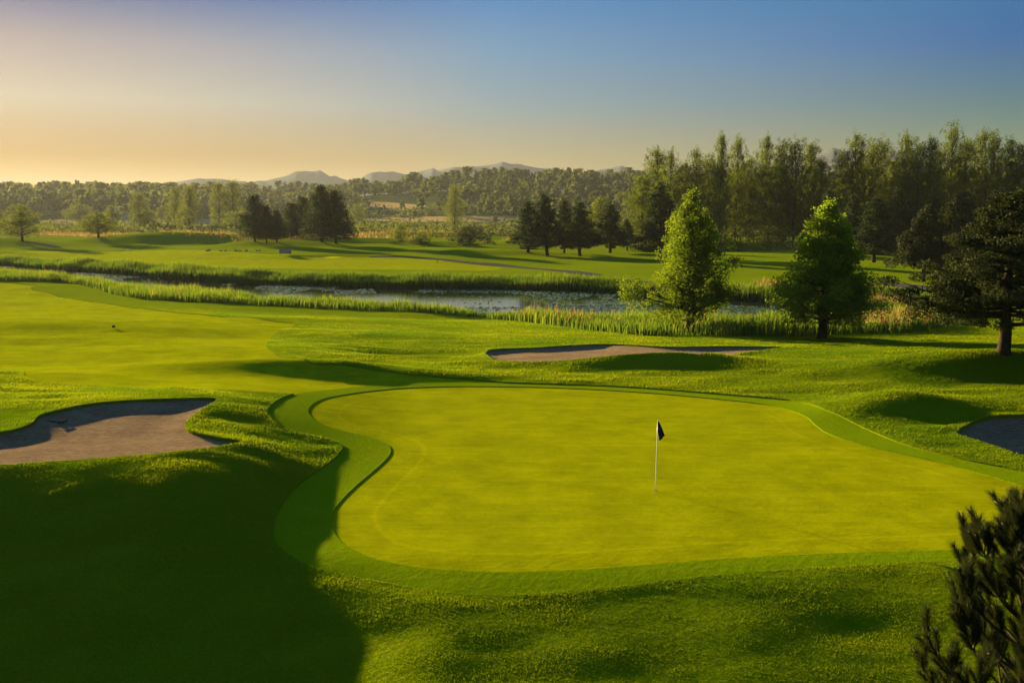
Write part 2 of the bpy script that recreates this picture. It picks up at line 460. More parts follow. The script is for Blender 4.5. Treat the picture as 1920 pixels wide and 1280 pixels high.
M['goose'] = plain('goose_feathers', (.07, .05, .035), .9, 12, (.12, .09, .06))
M['rock'] = plain('hazed_mountain_rock', (.05, .06, .075), .95, .006, (.09, .10, .115), 20)  # rock colour lightened to paint in haze that the thin air lacks

def sandmat():
    m, nd, ln = mat_new('bunker_sand')
    tc = N(nd, 'ShaderNodeTexCoord')
    mp = N(nd, 'ShaderNodeMapping'); mp.inputs['Scale'].default_value = (.6, 1.6, 1); mp.inputs['Rotation'].default_value = (0, 0, -.25)
    ln.new(tc.outputs['Object'], mp.inputs['Vector'])
    big = noise(nd, ln, .7, mp.outputs[0], 5, .65)
    fin = noise(nd, ln, 9, mp.outputs[0], 6, .7)
    w = N(nd, 'ShaderNodeTexWave', wave_type='BANDS', bands_direction='Y')
    w.inputs['Scale'].default_value = 1.5; w.inputs['Distortion'].default_value = 7; w.inputs['Detail'].default_value = 3
    ln.new(mp.outputs[0], w.inputs['Vector'])
    c = ramp(nd, ln, big, [(.3, (.12, .078, .043)), (.7, (.27, .19, .108))])
    c = mix(nd, ln, .5, c, ramp(nd, ln, fin, [(.35, (.085, .056, .034)), (.65, (.30, .21, .125))]))
    c = mix(nd, ln, 1.0, c, ramp(nd, ln, w.outputs['Fac'], [(.1, (.66, .65, .64)), (.8, (1.15, 1.15, 1.15))]), 'MULTIPLY')
    b = N(nd, 'ShaderNodeBump', Strength=1.0, Distance=.09); ln.new(fin, b.inputs['Height'])
    b2 = N(nd, 'ShaderNodeBump', Strength=.6, Distance=.05); ln.new(w.outputs['Fac'], b2.inputs['Height']); ln.new(b.outputs[0], b2.inputs['Normal'])
    p = N(nd, 'ShaderNodeBsdfPrincipled', Roughness=.95); p.inputs['Specular IOR Level'].default_value = 0
    ln.new(c, p.inputs['Base Color']); ln.new(b2.outputs[0], p.inputs['Normal'])
    o = N(nd, 'ShaderNodeOutputMaterial'); ln.new(p.outputs[0], o.inputs['Surface'])
    return m
M['sand'] = sandmat()

def watermat():
    m, nd, ln = mat_new('pond_water')
    tc = N(nd, 'ShaderNodeTexCoord')
    mp = N(nd, 'ShaderNodeMapping'); mp.inputs['Scale'].default_value = (.5, 1.5, 1)
    ln.new(tc.outputs['Object'], mp.inputs['Vector'])
    f = noise(nd, ln, 1.6, mp.outputs[0], 4)
    b = N(nd, 'ShaderNodeBump', Strength=.6, Distance=.012); ln.new(f, b.inputs['Height'])
    p = N(nd, 'ShaderNodeBsdfPrincipled', Roughness=.05, IOR=1.33)
    p.inputs['Base Color'].default_value = (.012, .018, .012, 1)
    p.inputs['Specular IOR Level'].default_value = .5
    ln.new(b.outputs[0], p.inputs['Normal'])
    o = N(nd, 'ShaderNodeOutputMaterial'); ln.new(p.outputs[0], o.inputs['Surface'])
    return m
M['water'] = watermat()

# ------------------------------------------------------------------ the ground: one triangulation, cut into zones along their outlines
ZONES = [   # name, polygon, material, level below the rough, kind/label/category
    ('putting_green', GREEN, 'green', -.075, 'structure', None, None),
    ('sand_bunker', B1, 'sand', -.11, None, 'large sand bunker at the left with raked brown sand, half in shade', 'bunker'),
    ('sand_bunker', B2, 'sand', -.09, None, 'long narrow sand bunker behind the middle of the putting green', 'bunker'),
    ('sand_bunker', B3, 'sand', -.14, None, 'shaded grey sand bunker cut by the right edge of the photo', 'bunker'),
    ('green_collar', FRINGE, 'fringe', -.045, 'structure', None, None),
    ('fairway', FAIRWAY, 'fairway', -.05, 'structure', None, None),
    ('cart_path', PATH1, 'path', -.03, 'structure', None, None),
    ('cart_path', PATH2, 'path', -.03, 'structure', None, None),
    ('cart_path', PATH3, 'path', -.03, 'structure', None, None),
    ('far_fairway', FARFAIR, 'fairway', -.05, 'structure', None, None),
    ('dry_field', DRY1, 'dry', 0, 'structure', None, None),
    ('dry_field', DRY2, 'dry', 0, 'structure', None, None),
    ('dry_field', DRY3, 'dry', 0, 'structure', None, None),
]
def build_ground():
    rows = [6.0]
    while rows[-1] < 7000:
        d = rows[-1]
        rows.append(d * (1.011 if d < 66 else 1.017 if d < 400 else 1.03))
    pts = []
    rg = np.random.RandomState(3)
    for r, d in enumerate(rows):
        st = .0115 if d < 66 else .013 if d < 400 else .022
        inner = np.arange(-.72, .721, st) + (r % 2) * st / 2
        outer = np.concatenate([-.72 * 1.13 ** np.arange(1, 9), .72 * 1.13 ** np.arange(1, 9)])
        t = np.concatenate([inner, outer])
        x = t * d
        pts.append(np.stack([x + rg.uniform(-.2, .2, len(x)) * st * d, np.full(len(x), d) + rg.uniform(-.002, .002, len(x)) * d], 1))
    bx, by = np.meshgrid(np.arange(-60, 61, 6.0), np.arange(-60, 5, 6.0))
    pts.append(np.stack([bx.ravel(), by.ravel()], 1) + rg.uniform(-.4, .4, (bx.size, 2)))
    hull = np.array([(-14000, -800), (14000, -800), (14000, 7200), (-14000, 7200.)])
    pts.append(hull)
    # extra detail just inside and outside the bunker and green lips
    for P in (B1, B2, B3, GREEN):
        for off in (-.35, .3, .7, 1.2):
            c = P.mean(0); T = np.roll(P, -1, 0) - np.roll(P, 1, 0)
            nrm = np.stack([T[:, 1], -T[:, 0]], 1); nrm /= np.linalg.norm(nrm, axis=1)[:, None] + 1e-9
            pts.append(P + nrm * off)
    allp = np.vstack(pts)
    edges = []; n = len(allp); extra = []
    for z in ZONES:
        P = z[1]; k = len(P)
        extra.append(P); edges += [(n + i, n + (i + 1) % k) for i in range(k)]; n += k
    allp = np.vstack([allp] + extra)
    vo, eo, fo, _, _, _ = geometry.delaunay_2d_cdt([Vector(p) for p in allp], edges, [], 0, 1e-4, False)
    V = np.array([(v.x, v.y) for v in vo]); F = np.array([list(f) for f in fo if len(f) == 3])
    cen = V[F].mean(1)
    area = np.cross(V[F[:, 1]] - V[F[:, 0]], V[F[:, 2]] - V[F[:, 0]])
    F[area < 0] = F[area < 0][:, ::-1]
    zone = np.full(len(F), -1)
    for i, z in reversed(list(enumerate(ZONES))):
        zone[inside(z[1], cen[:, 0], cen[:, 1])] = i
    far = (zone == -1) & (cen[:, 1] > 372); zone[far] = -2
    hill = (zone == -2) & (cen[:, 1] > 800); zone[hill] = -3
    Z = H(V[:, 0], V[:, 1])
    level = {i: z[3] for i, z in enumerate(ZONES)}; level[-1] = level[-2] = level[-3] = 0
    # walls of the lips
    E = {}
    for fi, f in enumerate(F):
        for a, b in ((f[0], f[1]), (f[1], f[2]), (f[2], f[0])):
            E.setdefault((min(a, b), max(a, b)), []).append((fi, a, b))
    walls = {}
    for (a, b), l in E.items():
        if len(l) == 2 and zone[l[0][0]] != zone[l[1][0]]:
            z0, z1 = zone[l[0][0]], zone[l[1][0]]
            if abs(level[z0] - level[z1]) < 1e-4: continue
            hi, lo, (p, q) = (z0, z1, l[0][1:]) if level[z0] > level[z1] else (z1, z0, l[1][1:])
            walls.setdefault(hi, []).append((p, q, level[hi], level[lo]))
    for zi in sorted(set(zone.tolist()), reverse=True):
        f = F[zone == zi]
        used, inv = np.unique(f, return_inverse=True); f2 = inv.reshape(-1, 3)
        vv = np.column_stack([V[used], Z[used] + level[zi]])
        fs = [f2]
        if zi in walls:
            w = walls[zi]; A = []
            for p, q, h, l in w:
                A += [(V[q][0], V[q][1], Z[q] + h), (V[p][0], V[p][1], Z[p] + h), (V[p][0], V[p][1], Z[p] + l - .02), (V[q][0], V[q][1], Z[q] + l - .02)]
            base = len(vv); vv = np.vstack([vv, np.array(A)])
            fs.append(np.arange(len(A)).reshape(-1, 4) + base)
        if zi == -1: nm, mt, kind, lab, cat = 'ground', 'rough', 'structure', None, None
        elif zi == -2: nm, mt, kind, lab, cat = 'meadow', 'meadow', 'structure', None, None
        elif zi == -3: nm, mt, kind, lab, cat = 'hillside', 'hill', 'structure', None, None
        else:
            z = ZONES[zi]; nm, mt, kind, lab, cat = z[0], z[2], z[4], z[5], z[6]
        me = mesh_np(nm, vv, fs, {'edge': ('POINT', np.clip(sdist(GREEN, vv[:, 0], vv[:, 1]), 0, 5) / 5)} if zi == 0 else None)
        sm = np.zeros(len(me.polygons), bool); sm[:len(f2)] = True
        me.polygons.foreach_set('use_smooth', sm)
        tag(obj(nm, me, M[mt]), lab, cat, None, kind)
build_ground()

wp = POND + (POND - POND.mean(0)) / np.linalg.norm(POND - POND.mean(0), axis=1)[:, None] * 2.0
wt = geometry.tessellate_polygon([[Vector((a, b, 0)) for a, b in wp]])
tag(obj('pond_water', mesh_np('pond_water', np.column_stack([wp, np.full(len(wp), WZ)]), np.array([t[::-1] for t in wt])), M['water']), kind='structure')

# ------------------------------------------------------------------ mountains
def mountains():
    prof = [(-900, 395), (-200, 385), (0, 380), (200, 366), (280, 350), (330, 342), (380, 336), (430, 338), (470, 343), (505, 339), (540, 331), (560, 325), (580, 322),
            (598, 323), (604, 321), (612, 326), (622, 332), (634, 330), (648, 336), (662, 343), (676, 338), (692, 328), (712, 323), (740, 323),
            (762, 328), (785, 325), (806, 320), (814, 317), (822, 322), (850, 317), (876, 313), (905, 314), (930, 309), (942, 306), (956, 310),
            (975, 309), (1005, 315), (1050, 321), (1100, 326), (1135, 318), (1160, 313), (1190, 322), (1250, 330), (1400, 320), (1500, 306), (1530, 290), (1552, 281), (1575, 286), (1600, 297),
            (1628, 290), (1655, 283), (1685, 296), (1720, 315), (1800, 322), (1920, 320), (2400, 330), (3000, 360)]
    px, py = np.array(prof, float).T
    D = 3500.0
    ang = np.linspace(-1.2, 1.2, 420); ang = np.sort(np.concatenate([ang, np.linspace(-.36, .42, 420)]))
    dep = np.linspace(-1, 1, 31)
    A, B = np.meshgrid(ang, dep, indexing='ij')
    yp = np.interp(A * FPX * math.cos(0) + 960, px, py)
    top = CAM_H + (395 - yp) / FPX * D * 1.0
    y = D + B * 700
    x = A * D * (1 + B * .12)
    ridge = np.clip(1 - np.abs(B) ** 1.3, 0, 1)
    z = np.maximum(top, 4) * ridge * (1 + np.where(np.abs(B) > .03, -.16 + .30 * vnoise(x, y, 260, 8) + .14 * vnoise(x, y, 90, 9), 0) * (np.abs(B) > .03)) - 8
    z = np.where(np.abs(B) < .03, top + 5 * vnoise(x, y, 26, 3) + 3 * vnoise(x, y, 60, 4), np.minimum(z, top))
    i, j = np.meshgrid(np.arange(len(ang) - 1), np.arange(len(dep) - 1), indexing='ij')
    n = len(dep)
    Q = np.stack([i * n + j, (i + 1) * n + j, (i + 1) * n + j + 1, i * n + j + 1], -1).reshape(-1, 4)
    tag(obj('mountains', mesh_np('mountains', np.stack([x, y, z], -1).reshape(-1, 3), Q, smooth=True), M['rock']), kind='structure')
mountains()

# ------------------------------------------------------------------ trees
def leaf_cards(P, size, rs, aspect=.5, up=0.0):
    n = len(P)
    a = rs.normal(size=(n, 3)); a[:, 2] += up; a /= np.linalg.norm(a, axis=1)[:, None]
    b = rs.normal(size=(n, 3)); b -= (a * b).sum(1)[:, None] * a; b /= np.linalg.norm(b, axis=1)[:, None]
    s = size * rs.uniform(.6, 1.35, n)[:, None]
    V = np.stack([P - a * s * .5, P + b * s * aspect * .5, P + a * s * .5, P - b * s * aspect * .5], 1).reshape(-1, 3)
    return V, np.arange(4 * n).reshape(-1, 4)

def grow(seed, h, R, prof, nb, leaves, leaf, elev=(.2, .4), t0=.12, spread=.5, curve=.3, trunk=.25, clumps=4, trunk_top=.97, aspect=.5,
         inner=.2, lean=0.0, flat=.7, limbs=(), sub=.35, vert=0.0, fork=0):
    """trunk + limbs mesh and crown mesh; branches leave the trunk and carry clumps of leaf faces"""
    rs = np.random.RandomState(seed)
    mb = MB()
    wob = rs.normal(size=(9, 2)) * .012 * h; wob[0] = 0
    tz = np.linspace(0, h * trunk_top, 9)
    tx = np.cumsum(wob[:, 0]) * .4 + lean * tz; ty = np.cumsum(wob[:, 1]) * .4
    rad = trunk * (1 - tz / h) ** .8 + .015
    tp = np.stack([tx, ty, tz], 1)
    flare = np.vstack([tp[0] + [0, 0, -.25], tp[0] + [0, 0, .15], tp[1:] * 1]) ; frad = np.concatenate([[trunk * 1.45, trunk * 1.1], rad[1:]])
    mb.tube(flare, frad, 8)
    LP, LT = [], []
    brs = []
    for i in range(nb):
        t = t0 + (1 - t0) * (i + rs.rand()) / nb
        L = R * prof(t) * rs.uniform(.72, 1.12)
        e = elev[0] + (elev[1] - elev[0]) * t + rs.normal() * .12
        brs.append((t, i * 2.39996 + rs.normal() * .35, L, e, None))
    for b in limbs: brs.append(b + (1,))
    tot = sum(max(b[2], .05) ** 1.5 for b in brs)
    for t, az, L, e, ex in brs:
        zc = t * h
        z0 = max(zc - math.sin(max(e, 0)) * L * .75, h * t0 * .75 if not ex else t * h)
        k = np.interp(z0, tz, tx), np.interp(z0, tz, ty)
        ss = np.linspace(0, 1, 6)
        ee = e + curve * (ss - .4)
        dr = np.concatenate([[0], np.cumsum(np.cos(ee[1:]))]) * L / 5; dz = np.concatenate([[0], np.cumsum(np.sin(ee[1:]))]) * L / 5
        az2 = az + rs.normal() * .15 * ss
        P = np.stack([k[0] + np.cos(az2) * dr, k[1] + np.sin(az2) * dr, z0 + dz], 1)
        exc = max(0, P[-1, 2] - h * rs.uniform(.93, 1.0)); P[:, 2] -= exc
        r0 = min(trunk * .42, .022 * L + .01)
        mb.tube(P, r0 * (1 - ss * .85), 4)
        nl = int(leaves * max(L, .05) ** 1.5 / tot) + 4
        nc = max(2, int(clumps * (0.5 + L / max(R, .1))))
        s = inner + (1.04 - inner) * rs.rand(nc) ** .75
        c = np.stack([np.interp(s, ss, P[:, q]) for q in range(3)], 1)
        side = rs.normal(size=(nc, 3)) * (sub * L * (.35 + .65 * (1 - s)))[:, None] * np.array([1, 1, flat])
        c = c + side
        cr = spread * (.55 + .6 * rs.rand(nc)) * (.5 + .5 * min(1, L / (R * .6)))
        who = rs.randint(0, nc, nl)
        off = rs.normal(size=(nl, 3)); rr = np.linalg.norm(off, axis=1)[:, None]
        off = off / rr * np.minimum(rr, 1.7) * .62 * np.array([1, 1, flat + vert])
        p = c[who] + off * cr[who][:, None]
        LP.append(p)
        LT.append(np.clip(.5 + .22 * rs.normal(size=nc)[who] + .16 * rs.normal(size=nl), 0, 1))
    LP = np.vstack(LP); LT = np.concatenate(LT)
    LP[:, 2] = np.maximum(LP[:, 2], h * t0 * .6)
    V, F = leaf_cards(LP, leaf, rs, aspect)
    return mb.mesh('trunk', True), mesh_np('crown', V, F, {'tint': ('FACE', LT)})

L_ = {
    'larch': leafmat('larch_foliage', (.038, .075, .007), (.100, .140, .010), .46),
    'cedar': leafmat('dense_cedar_foliage', (.050, .100, .008), (.130, .185, .012), .55),
    'pine': leafmat('pine_needles', (.008, .017, .005), (.040, .050, .014), .16, (1.8, 1.5, .6)),
    'dark': leafmat('dark_conifer_foliage', (.012, .022, .009), (.032, .045, .014), .22, (1.6, 1.6, .6)),
    'cotton': leafmat('cottonwood_leaves', (.012, .030, .005), (.095, .120, .013), .42),
    'broad': leafmat('broadleaf_foliage', (.035, .055, .012), (.080, .095, .020), .45),
    'wood': leafmat('distant_woodland_foliage', (.025, .038, .014), (.055, .068, .022), .35),
    'reed': leafmat('reed_blades', (.030, .065, .008), (.080, .120, .014), .45),
    'grass': leafmat('rough_grass_blades', (.040, .088, .001), (.108, .142, .002), .48, (1.9, 1.7, .1)),
    'tan': leafmat('dry_grass_heads', (.09, .085, .02), (.24, .18, .07), .4, (1.2, 1, .7)),
    'pads': leafmat('lily_pads', (.05, .09, .015), (.13, .17, .03), .12, None, .35, .3),
    'heads': leafmat('reed_seed_heads', (.16, .10, .045), (.30, .20, .09), .35, (1.3, 1, .6)),
}
cone = lambda p=1.0, b=.1: (lambda t: max(0.0, 1 - t) ** p * min(1, .35 + (t / max(b, .01)) * .65) + .03)
def egg(t): return max(.04, math.sin(math.pi * min(1, max(0, t)) ** .85)) ** .7
def poplar(t): return .35 + .65 * math.sin(math.pi * min(1, t * .9 + .05))

def tree(name, protos, leafm, bark, loc, rz, sx, sz, label, cat='tree', group=None):
    t_me, c_me = protos
    r = empty(name, loc, rz)
    r.scale = (sx, sx, sz)
    a = obj('trunk', t_me, bark, r); b = obj('crown', c_me, leafm, r)
    return tag(r, label, cat, group)

def at(px, py, dz=0.0):
    x, y = ground(px, py, H)
    return Vector((float(x), float(y), float(H(x, y)) + dz))

def height_for(loc, py_top):
    """how tall a thing standing at loc is if it reaches that photo row"""
    v = (640 - py_top) / FPX
    cp, sp = math.cos(PITCH), math.sin(PITCH)
    t = loc.y / (cp + v * sp)
    return CAM_H + t * (-sp + v * cp) - loc.z

R = random.Random(11)
# the two green trees on the pond bank and the dark pine at the right
p = at(1293, 622); h = height_for(p, 350)
tree('larch_tree', grow(101, h, 3.5, lambda t: (1 - t ** 2.4) * (.82 + .18 * math.sin(t * 11 + 1)) * (1.0 if t > .12 else .8) + .08, 100, 48000, .16, elev=(.1, .8), t0=.15, spread=.54, curve=.5, trunk=.32,
     clumps=6, limbs=[(.19, math.pi * 1.02, 4.9, .12), (.2, math.pi * .97, 4.3, .2), (.18, math.pi * 1.06, 4.0, .05), (.16, -.2, 3.3, .3), (.36, -.1, 3.5, .3)], flat=.9, sub=.3), L_['larch'], M['bark'], p, 0, 1, 1,
     'airy light green tree on the near pond bank, one low limb reaching far left')
p = at(1541, 634); h = height_for(p, 370)
tree('cedar_tree', grow(102, h, 4.2, lambda t: (1 - t) ** .72 * min(1, .72 + t * 2.2) + .03, 125, 70000, .16, elev=(.2, .75), t0=.17, spread=.62, curve=.45, trunk=.32,
     clumps=7, flat=.8, sub=.3), L_['cedar'], M['bark'], p, 0, 1, 1,
     'dense bright green teardrop shaped tree standing alone on the near pond bank')
p = at(1882, 660); h = height_for(p, 352)
tree('pine_tree', grow(103, h, 5.0, lambda t: (1 - t) ** .55 * min(1, .9 + t), 80, 80000, .13, elev=(-.05, .5), t0=.22, spread=.54, curve=.45, trunk=.30,
     clumps=7, lean=.02, flat=.55, sub=.31, limbs=[(.22, math.pi, 5.2, .12), (.3, math.pi * .9, 5.0, .1)]), L_['pine'], M['bark'], p, 0, 1, 1,
     'big dark pine with a bare lower trunk on the lawn at the right edge')
p = at(1731, 528); h = height_for(p, 383)
PINE2 = grow(104, h, 5.2, lambda t: (1 - t) ** .8 * min(1, .8 + t) + .05, 46, 15000, .36, elev=(.1, .6), t0=.2, spread=.95, curve=.4, trunk=.3, clumps=6, sub=.3)
tree('pine_tree', PINE2, L_['pine'], M['bark'], p, 0, 1, 1, 'small green pine beside the cart path, left of the big dark pine')
p = at(1778, 512); h2 = height_for(p, 378)
tree('pine_tree', PINE2, L_['pine'], M['bark'], p, 2.1, 1.15, h2 / h, 'brownish pine just behind the big dark pine at the right edge')

# generic prototypes (unit tests of height 10 m, scaled per tree)
def protos(kind, n, seed):
    out = []
    for i in range(n):
        s = seed + i
        if kind == 'conifer': out.append(grow(s, 10, 2.9, cone(.75, .15), 70, 12500, .26, elev=(-.12, .35), t0=.17, spread=.62, curve=.25, trunk=.2, clumps=5, sub=.22, flat=.6))
        if kind == 'dense': out.append(grow(s, 10, 3.3, lambda t: (1 - t) ** .5 * min(1, .75 + t * 1.5) + .05, 70, 13000, .26, elev=(.1, .8), t0=.13, spread=.75, curve=.3, trunk=.2, clumps=6, sub=.28, flat=.8))
        if kind == 'cotton': out.append(grow(s, 10, 2.5 + .3 * (i % 3), poplar, 60, 23000, .115, elev=(.5, 1.2), t0=.14, spread=.26, curve=.55, trunk=.085, clumps=8, sub=.36, flat=1.0, vert=.2))
        if kind == 'round': out.append(grow(s, 10, 4.6, egg, 34, 7000, .34, elev=(.25, .8), t0=.2, spread=1.15, curve=.25, trunk=.28, clumps=5, sub=.4, flat=.8))
        if kind == 'tall': out.append(grow(s, 10, 2.9, lambda t: .5 + .5 * egg(t), 44, 7000, .24, elev=(.4, 1.1), t0=.1, spread=.75, curve=.25, trunk=.16, clumps=5, sub=.35, flat=1.0))
        if kind == 'shrub': out.append(grow(s, 4, 3.6, lambda t: math.sqrt(max(0, 1 - t * t)) + .05, 26, 4500, .28, elev=(.1, .9), t0=.02, spread=.75, curve=.2, trunk=.10, clumps=5, sub=.45, flat=.8))
    return out
PC = protos('conifer', 4, 200); PD = protos('dense', 3, 300); PK = protos('cotton', 6, 220); PR = protos('round', 3, 240); PT = protos('tall', 3, 260); PS = protos('shrub', 2, 280)
BASEW = {'c': 5.6, 'd': 6.6, 'k': 4.4, 'r': 9.2, 't': 6.0, 's': 7.4}
SETS = {'c': PC, 'd': PD, 'k': PK, 'r': PR, 't': PT, 's': PS}
BASEH = {'c': 10, 'd': 10, 'k': 10, 'r': 10, 't': 10, 's': 4}
def put(kind, name, px, base, top, w, leafm, bark, label, group=None, cat='tree', dist=None, pr=None):
    if dist is None: p = at(px, base)
    else:
        dx, dy, dz = ray(px, base); x = dx / dy * dist
        p = Vector((float(x), dist, float(H(x, dist))))
    h = height_for(p, top)
    wm = w / FPX * math.hypot(p.x, p.y) * .96
    S = SETS[kind]
    q = S[(pr if pr is not None else R.randrange(99)) % len(S)]
    return tree(name, q, leafm, bark, p, R.uniform(0, 6.28), wm / BASEW[kind], h / BASEH[kind], label, cat, group)

# dark conifers in the middle, left to right
G = 'dark conifers on the far fairway'
for a in [(990, 473, 374, 84, 'leftmost of the five tall dark conifers in the middle row'),
          (1026, 479, 362, 92, 'tallest of the dark conifers in the middle row, second from its left end'),
          (1058, 474, 371, 60, 'slim dark conifer third from the left in the middle row'),
          (1087, 480, 376, 92, 'broad dark conifer fourth from the left in the middle row'),
          (1144, 474, 379, 84, 'dark conifer near the right end of the middle row, before a round olive tree'),
          (1176, 470, 408, 44, 'smallest dark conifer at the right end of the middle row')]:
    put('c', 'conifer_tree', *a[:4], L_['dark'], M['bark'], a[4], G)
G = 'dark conifer clump on the left fairway'
for a in [(478, 452, 362, 62, 'dark conifer at the left end of the clump on the far fairway'),
          (500, 455, 384, 40, 'short dark conifer second from the left in the far clump'),
          (519, 453, 392, 44, 'lowest dark tree in the dip of the far clump'),
          (548, 448, 378, 60, 'dark tree in the middle of the far clump with a green lit top'),
          (570, 446, 366, 56, 'green topped tree just left of the tallest tree of the far clump'),
          (603, 453, 344, 76, 'tallest dark conifer of the far clump on the left fairway'),
          (630, 456, 354, 74, 'dark conifer at the right end of the far clump on the left fairway')]:
    put('d', 'conifer_tree' if 'green' not in a[4] else 'broadleaf_tree', *a[:3], a[3] * 1.12, L_['dark'], M['bark'], a[4], G)
put('c', 'conifer_tree', 1238, 487, 338, 100, L_['dark'], M['bark'], 'tall dark spruce with drooping boughs behind the airy light green tree')
put('r', 'broadleaf_tree', 1125, 452, 370, 76, L_['broad'], M['bark'], 'round olive tree showing between the dark conifers of the middle row')
put('t', 'poplar_tree', 853, 432, 347, 44, L_['broad'], M['bark'], 'single upright poplar in the meadow before the far ridge')
# trees of the left
for a in [('r', -4, 447, 393, 52, 'broadleaf tree cut by the left edge of the photo'),
          ('r', 42, 452, 384, 72, 'full round tree near the left edge casting a long shadow'),
          ('r', 185, 445, 398, 74, 'low wide sunlit tree with a thin dark trunk at the left'),
          ('r', 150, 420, 382, 62, 'hazy round tree behind the low wide sunlit tree'),
          ('r', 212, 428, 384, 40, 'narrow hazy tree right of the low wide sunlit tree'),
          ('t', 262, 430, 361, 44, 'pointed tree standing over bushes at the left'),
          ('s', 278, 430, 396, 44, 'bush leaning on the pointed tree at the left'),
          ('t', 301, 420, 390, 26, 'small thin tree between the pointed tree and the tree pair'),
          ('t', 332, 428, 351, 42, 'left tree of the pair with forked crowns at the left'),
          ('t', 356, 430, 349, 54, 'right and wider tree of the pair with forked crowns at the left'),
          ('t', 412, 426, 340, 44, 'loose crowned tree left of the dark conifer clump'),
          ('t', 438, 426, 338, 48, 'tall loose tree with feathery top just left of the dark clump'),
          ('s', 445, 430, 398, 70, 'bushes below the loose trees left of the dark clump'),
          ('s', 672, 420, 384, 40, 'pale hazy bush just right of the far dark clump')]:
    put(a[0], 'shrub' if a[0] == 's' else 'broadleaf_tree', *a[1:5], L_['broad'], M['bark'], a[5], None, 'shrub' if a[0] == 's' else 'tree')
for a in [(752, 452, 420, 36, 'olive shrub standing at the edge of the far meadow'), (790, 455, 438, 50, 'low dark shrub beside the olive shrub in the far meadow'),
          (882, 459, 425, 84, 'wide dark shrub in the far meadow below the single poplar'), (930, 416, 405, 14, 'tiny round bush alone on the dry field'),
          (1350, 470, 440, 120, 'dark undergrowth below the left of the tall forest'), (1205, 472, 444, 50, 'dark bush at the foot of the drooping spruce'),
          (1440, 466, 425, 110, 'dark undergrowth below the middle of the tall forest'), (1070, 458, 440, 60, 'low bush behind the middle conifer row')]:
    put('s', 'shrub', *a[:4], L_['dark'] if 'dark' in a[4] else L_['broad'], M['bark'], a[4], None, 'shrub')
# dark conifers below the right forest
for i, a in enumerate([(1550, 478, 352, 70), (1600, 484, 362, 80), (1638, 492, 366, 96), (1680, 480, 350, 90), (1745, 470, 370, 90), (1800, 478, 355, 110), (1868, 482, 350, 120), (1935, 490, 350, 120)]):
    lab = ['dark conifer just behind the dense teardrop tree', 'dark conifer right of the teardrop tree, its trunk in shade', 'widest dark conifer with a short trunk on the shaded lawn',
           'brownish dark conifer left of the small green pine', 'dark conifer behind the small green pine', 'dark conifer behind the brownish pine',
           'dark conifer behind the crown of the big dark pine', 'dark conifer behind the big pine, cut by the right edge'][i]
    put('c', 'conifer_tree', *a, L_['dark'], M['bark'], lab, 'dark conifers below the tall forest')
# cottonwoods: the tall forest
tops = [(1203, 332), (1232, 277), (1256, 281), (1282, 305), (1306, 278), (1326, 290), (1346, 250), (1378, 255), (1404, 290), (1431, 254), (1456, 262), (1486, 259), (1516, 267), (1536, 296),
        (1571, 287), (1598, 251), (1622, 270), (1642, 258), (1668, 302), (1692, 247), (1714, 264), (1738, 257), (1758, 275), (1777, 229), (1802, 262), (1829, 243), (1856, 249), (1886, 261), (1912, 272), (1938, 258), (1965, 280)]
ORD = ['first', 'second', 'third', 'fourth', 'fifth', 'sixth', 'seventh', 'eighth', 'ninth', 'tenth', 'eleventh', 'twelfth', 'thirteenth', 'fourteenth', 'fifteenth', 'sixteenth']
n = len(tops)
for i, (x, t) in enumerate(tops):
    side, k = ('left', i) if i < 16 else ('right', n - 1 - i)
    look = 'tallest' if t < 232 else 'short' if t > 285 else 'tall' if t < 256 else 'wispy topped'
    lab = f'{look} cottonwood, {ORD[k]} from the {side} along the forest skyline'
    put('k', 'cottonwood_tree', x, 468, t, R.uniform(56, 96), L_['cotton'], M['bark'], lab, 'cottonwoods of the tall forest', dist=R.uniform(268, 300), pr=i)
for i in range(30):
    x = 1215 + i * 25.0 + R.uniform(-8, 8)
    t = np.interp(x, *np.array(sorted(tops), float).T) + R.uniform(28, 80)
    put('k', 'cottonwood_tree', x, 460, t, R.uniform(60, 85), L_['cotton'], M['bark'], 'cottonwood half hidden behind the front row of the tall forest', 'back row of cottonwoods in the tall forest',
        dist=R.uniform(310, 350), pr=i * 5 + 2)

# far ridge: skyline trees one by one, the rest of the wood as one mass
def ridge_mesh(seed, conif):
    rs = np.random.RandomState(seed); pts = []
    nb = 14
    for i in range(nb):
        t = .25 + .75 * rs.rand()
        r = 4.2 * (egg(t) if not conif else 1.1 * (1 - t) + .1)
        a = rs.rand() * 6.28
        c = np.array([math.cos(a) * r * rs.rand() ** .5, math.sin(a) * r * rs.rand() ** .5, t * 10])
        pts.append(c + rs.normal(size=(34, 3)) * np.array([.95, .95, .7]) * (1 if not conif else .6))
    P = np.vstack(pts); P[:, 2] = np.clip(P[:, 2], .5, 10.3)
    V, F = leaf_cards(P, 1.15, rs, .8)
    mb = MB(); mb.tube([(0, 0, -.5), (0, 0, 4), (.2, .1, 8)], [.35, .25, .08], 5)
    m2 = mb.mesh('t')
    return V, F, rs.rand(len(F)), [tuple(v.co) for v in m2.vertices], [list(q.vertices) for q in m2.polygons]
RP = []
for s in range(6):
    V, F, T, tv, tf = ridge_mesh(300 + s, s % 3 == 2)
    n0 = len(V)
    quads = np.array([[a + n0 for a in q] for q in tf if len(q) == 4])
    RP.append((mesh_np('crown', V, F, {'tint': ('FACE', T)}), V, F, mesh_np('trunk', tv, quads - n0)))
sky_trees = [(x + R.uniform(-4, 4)) for x in np.concatenate([np.arange(-60, 640, 13.5), np.arange(640, 1215, 11.5)])]
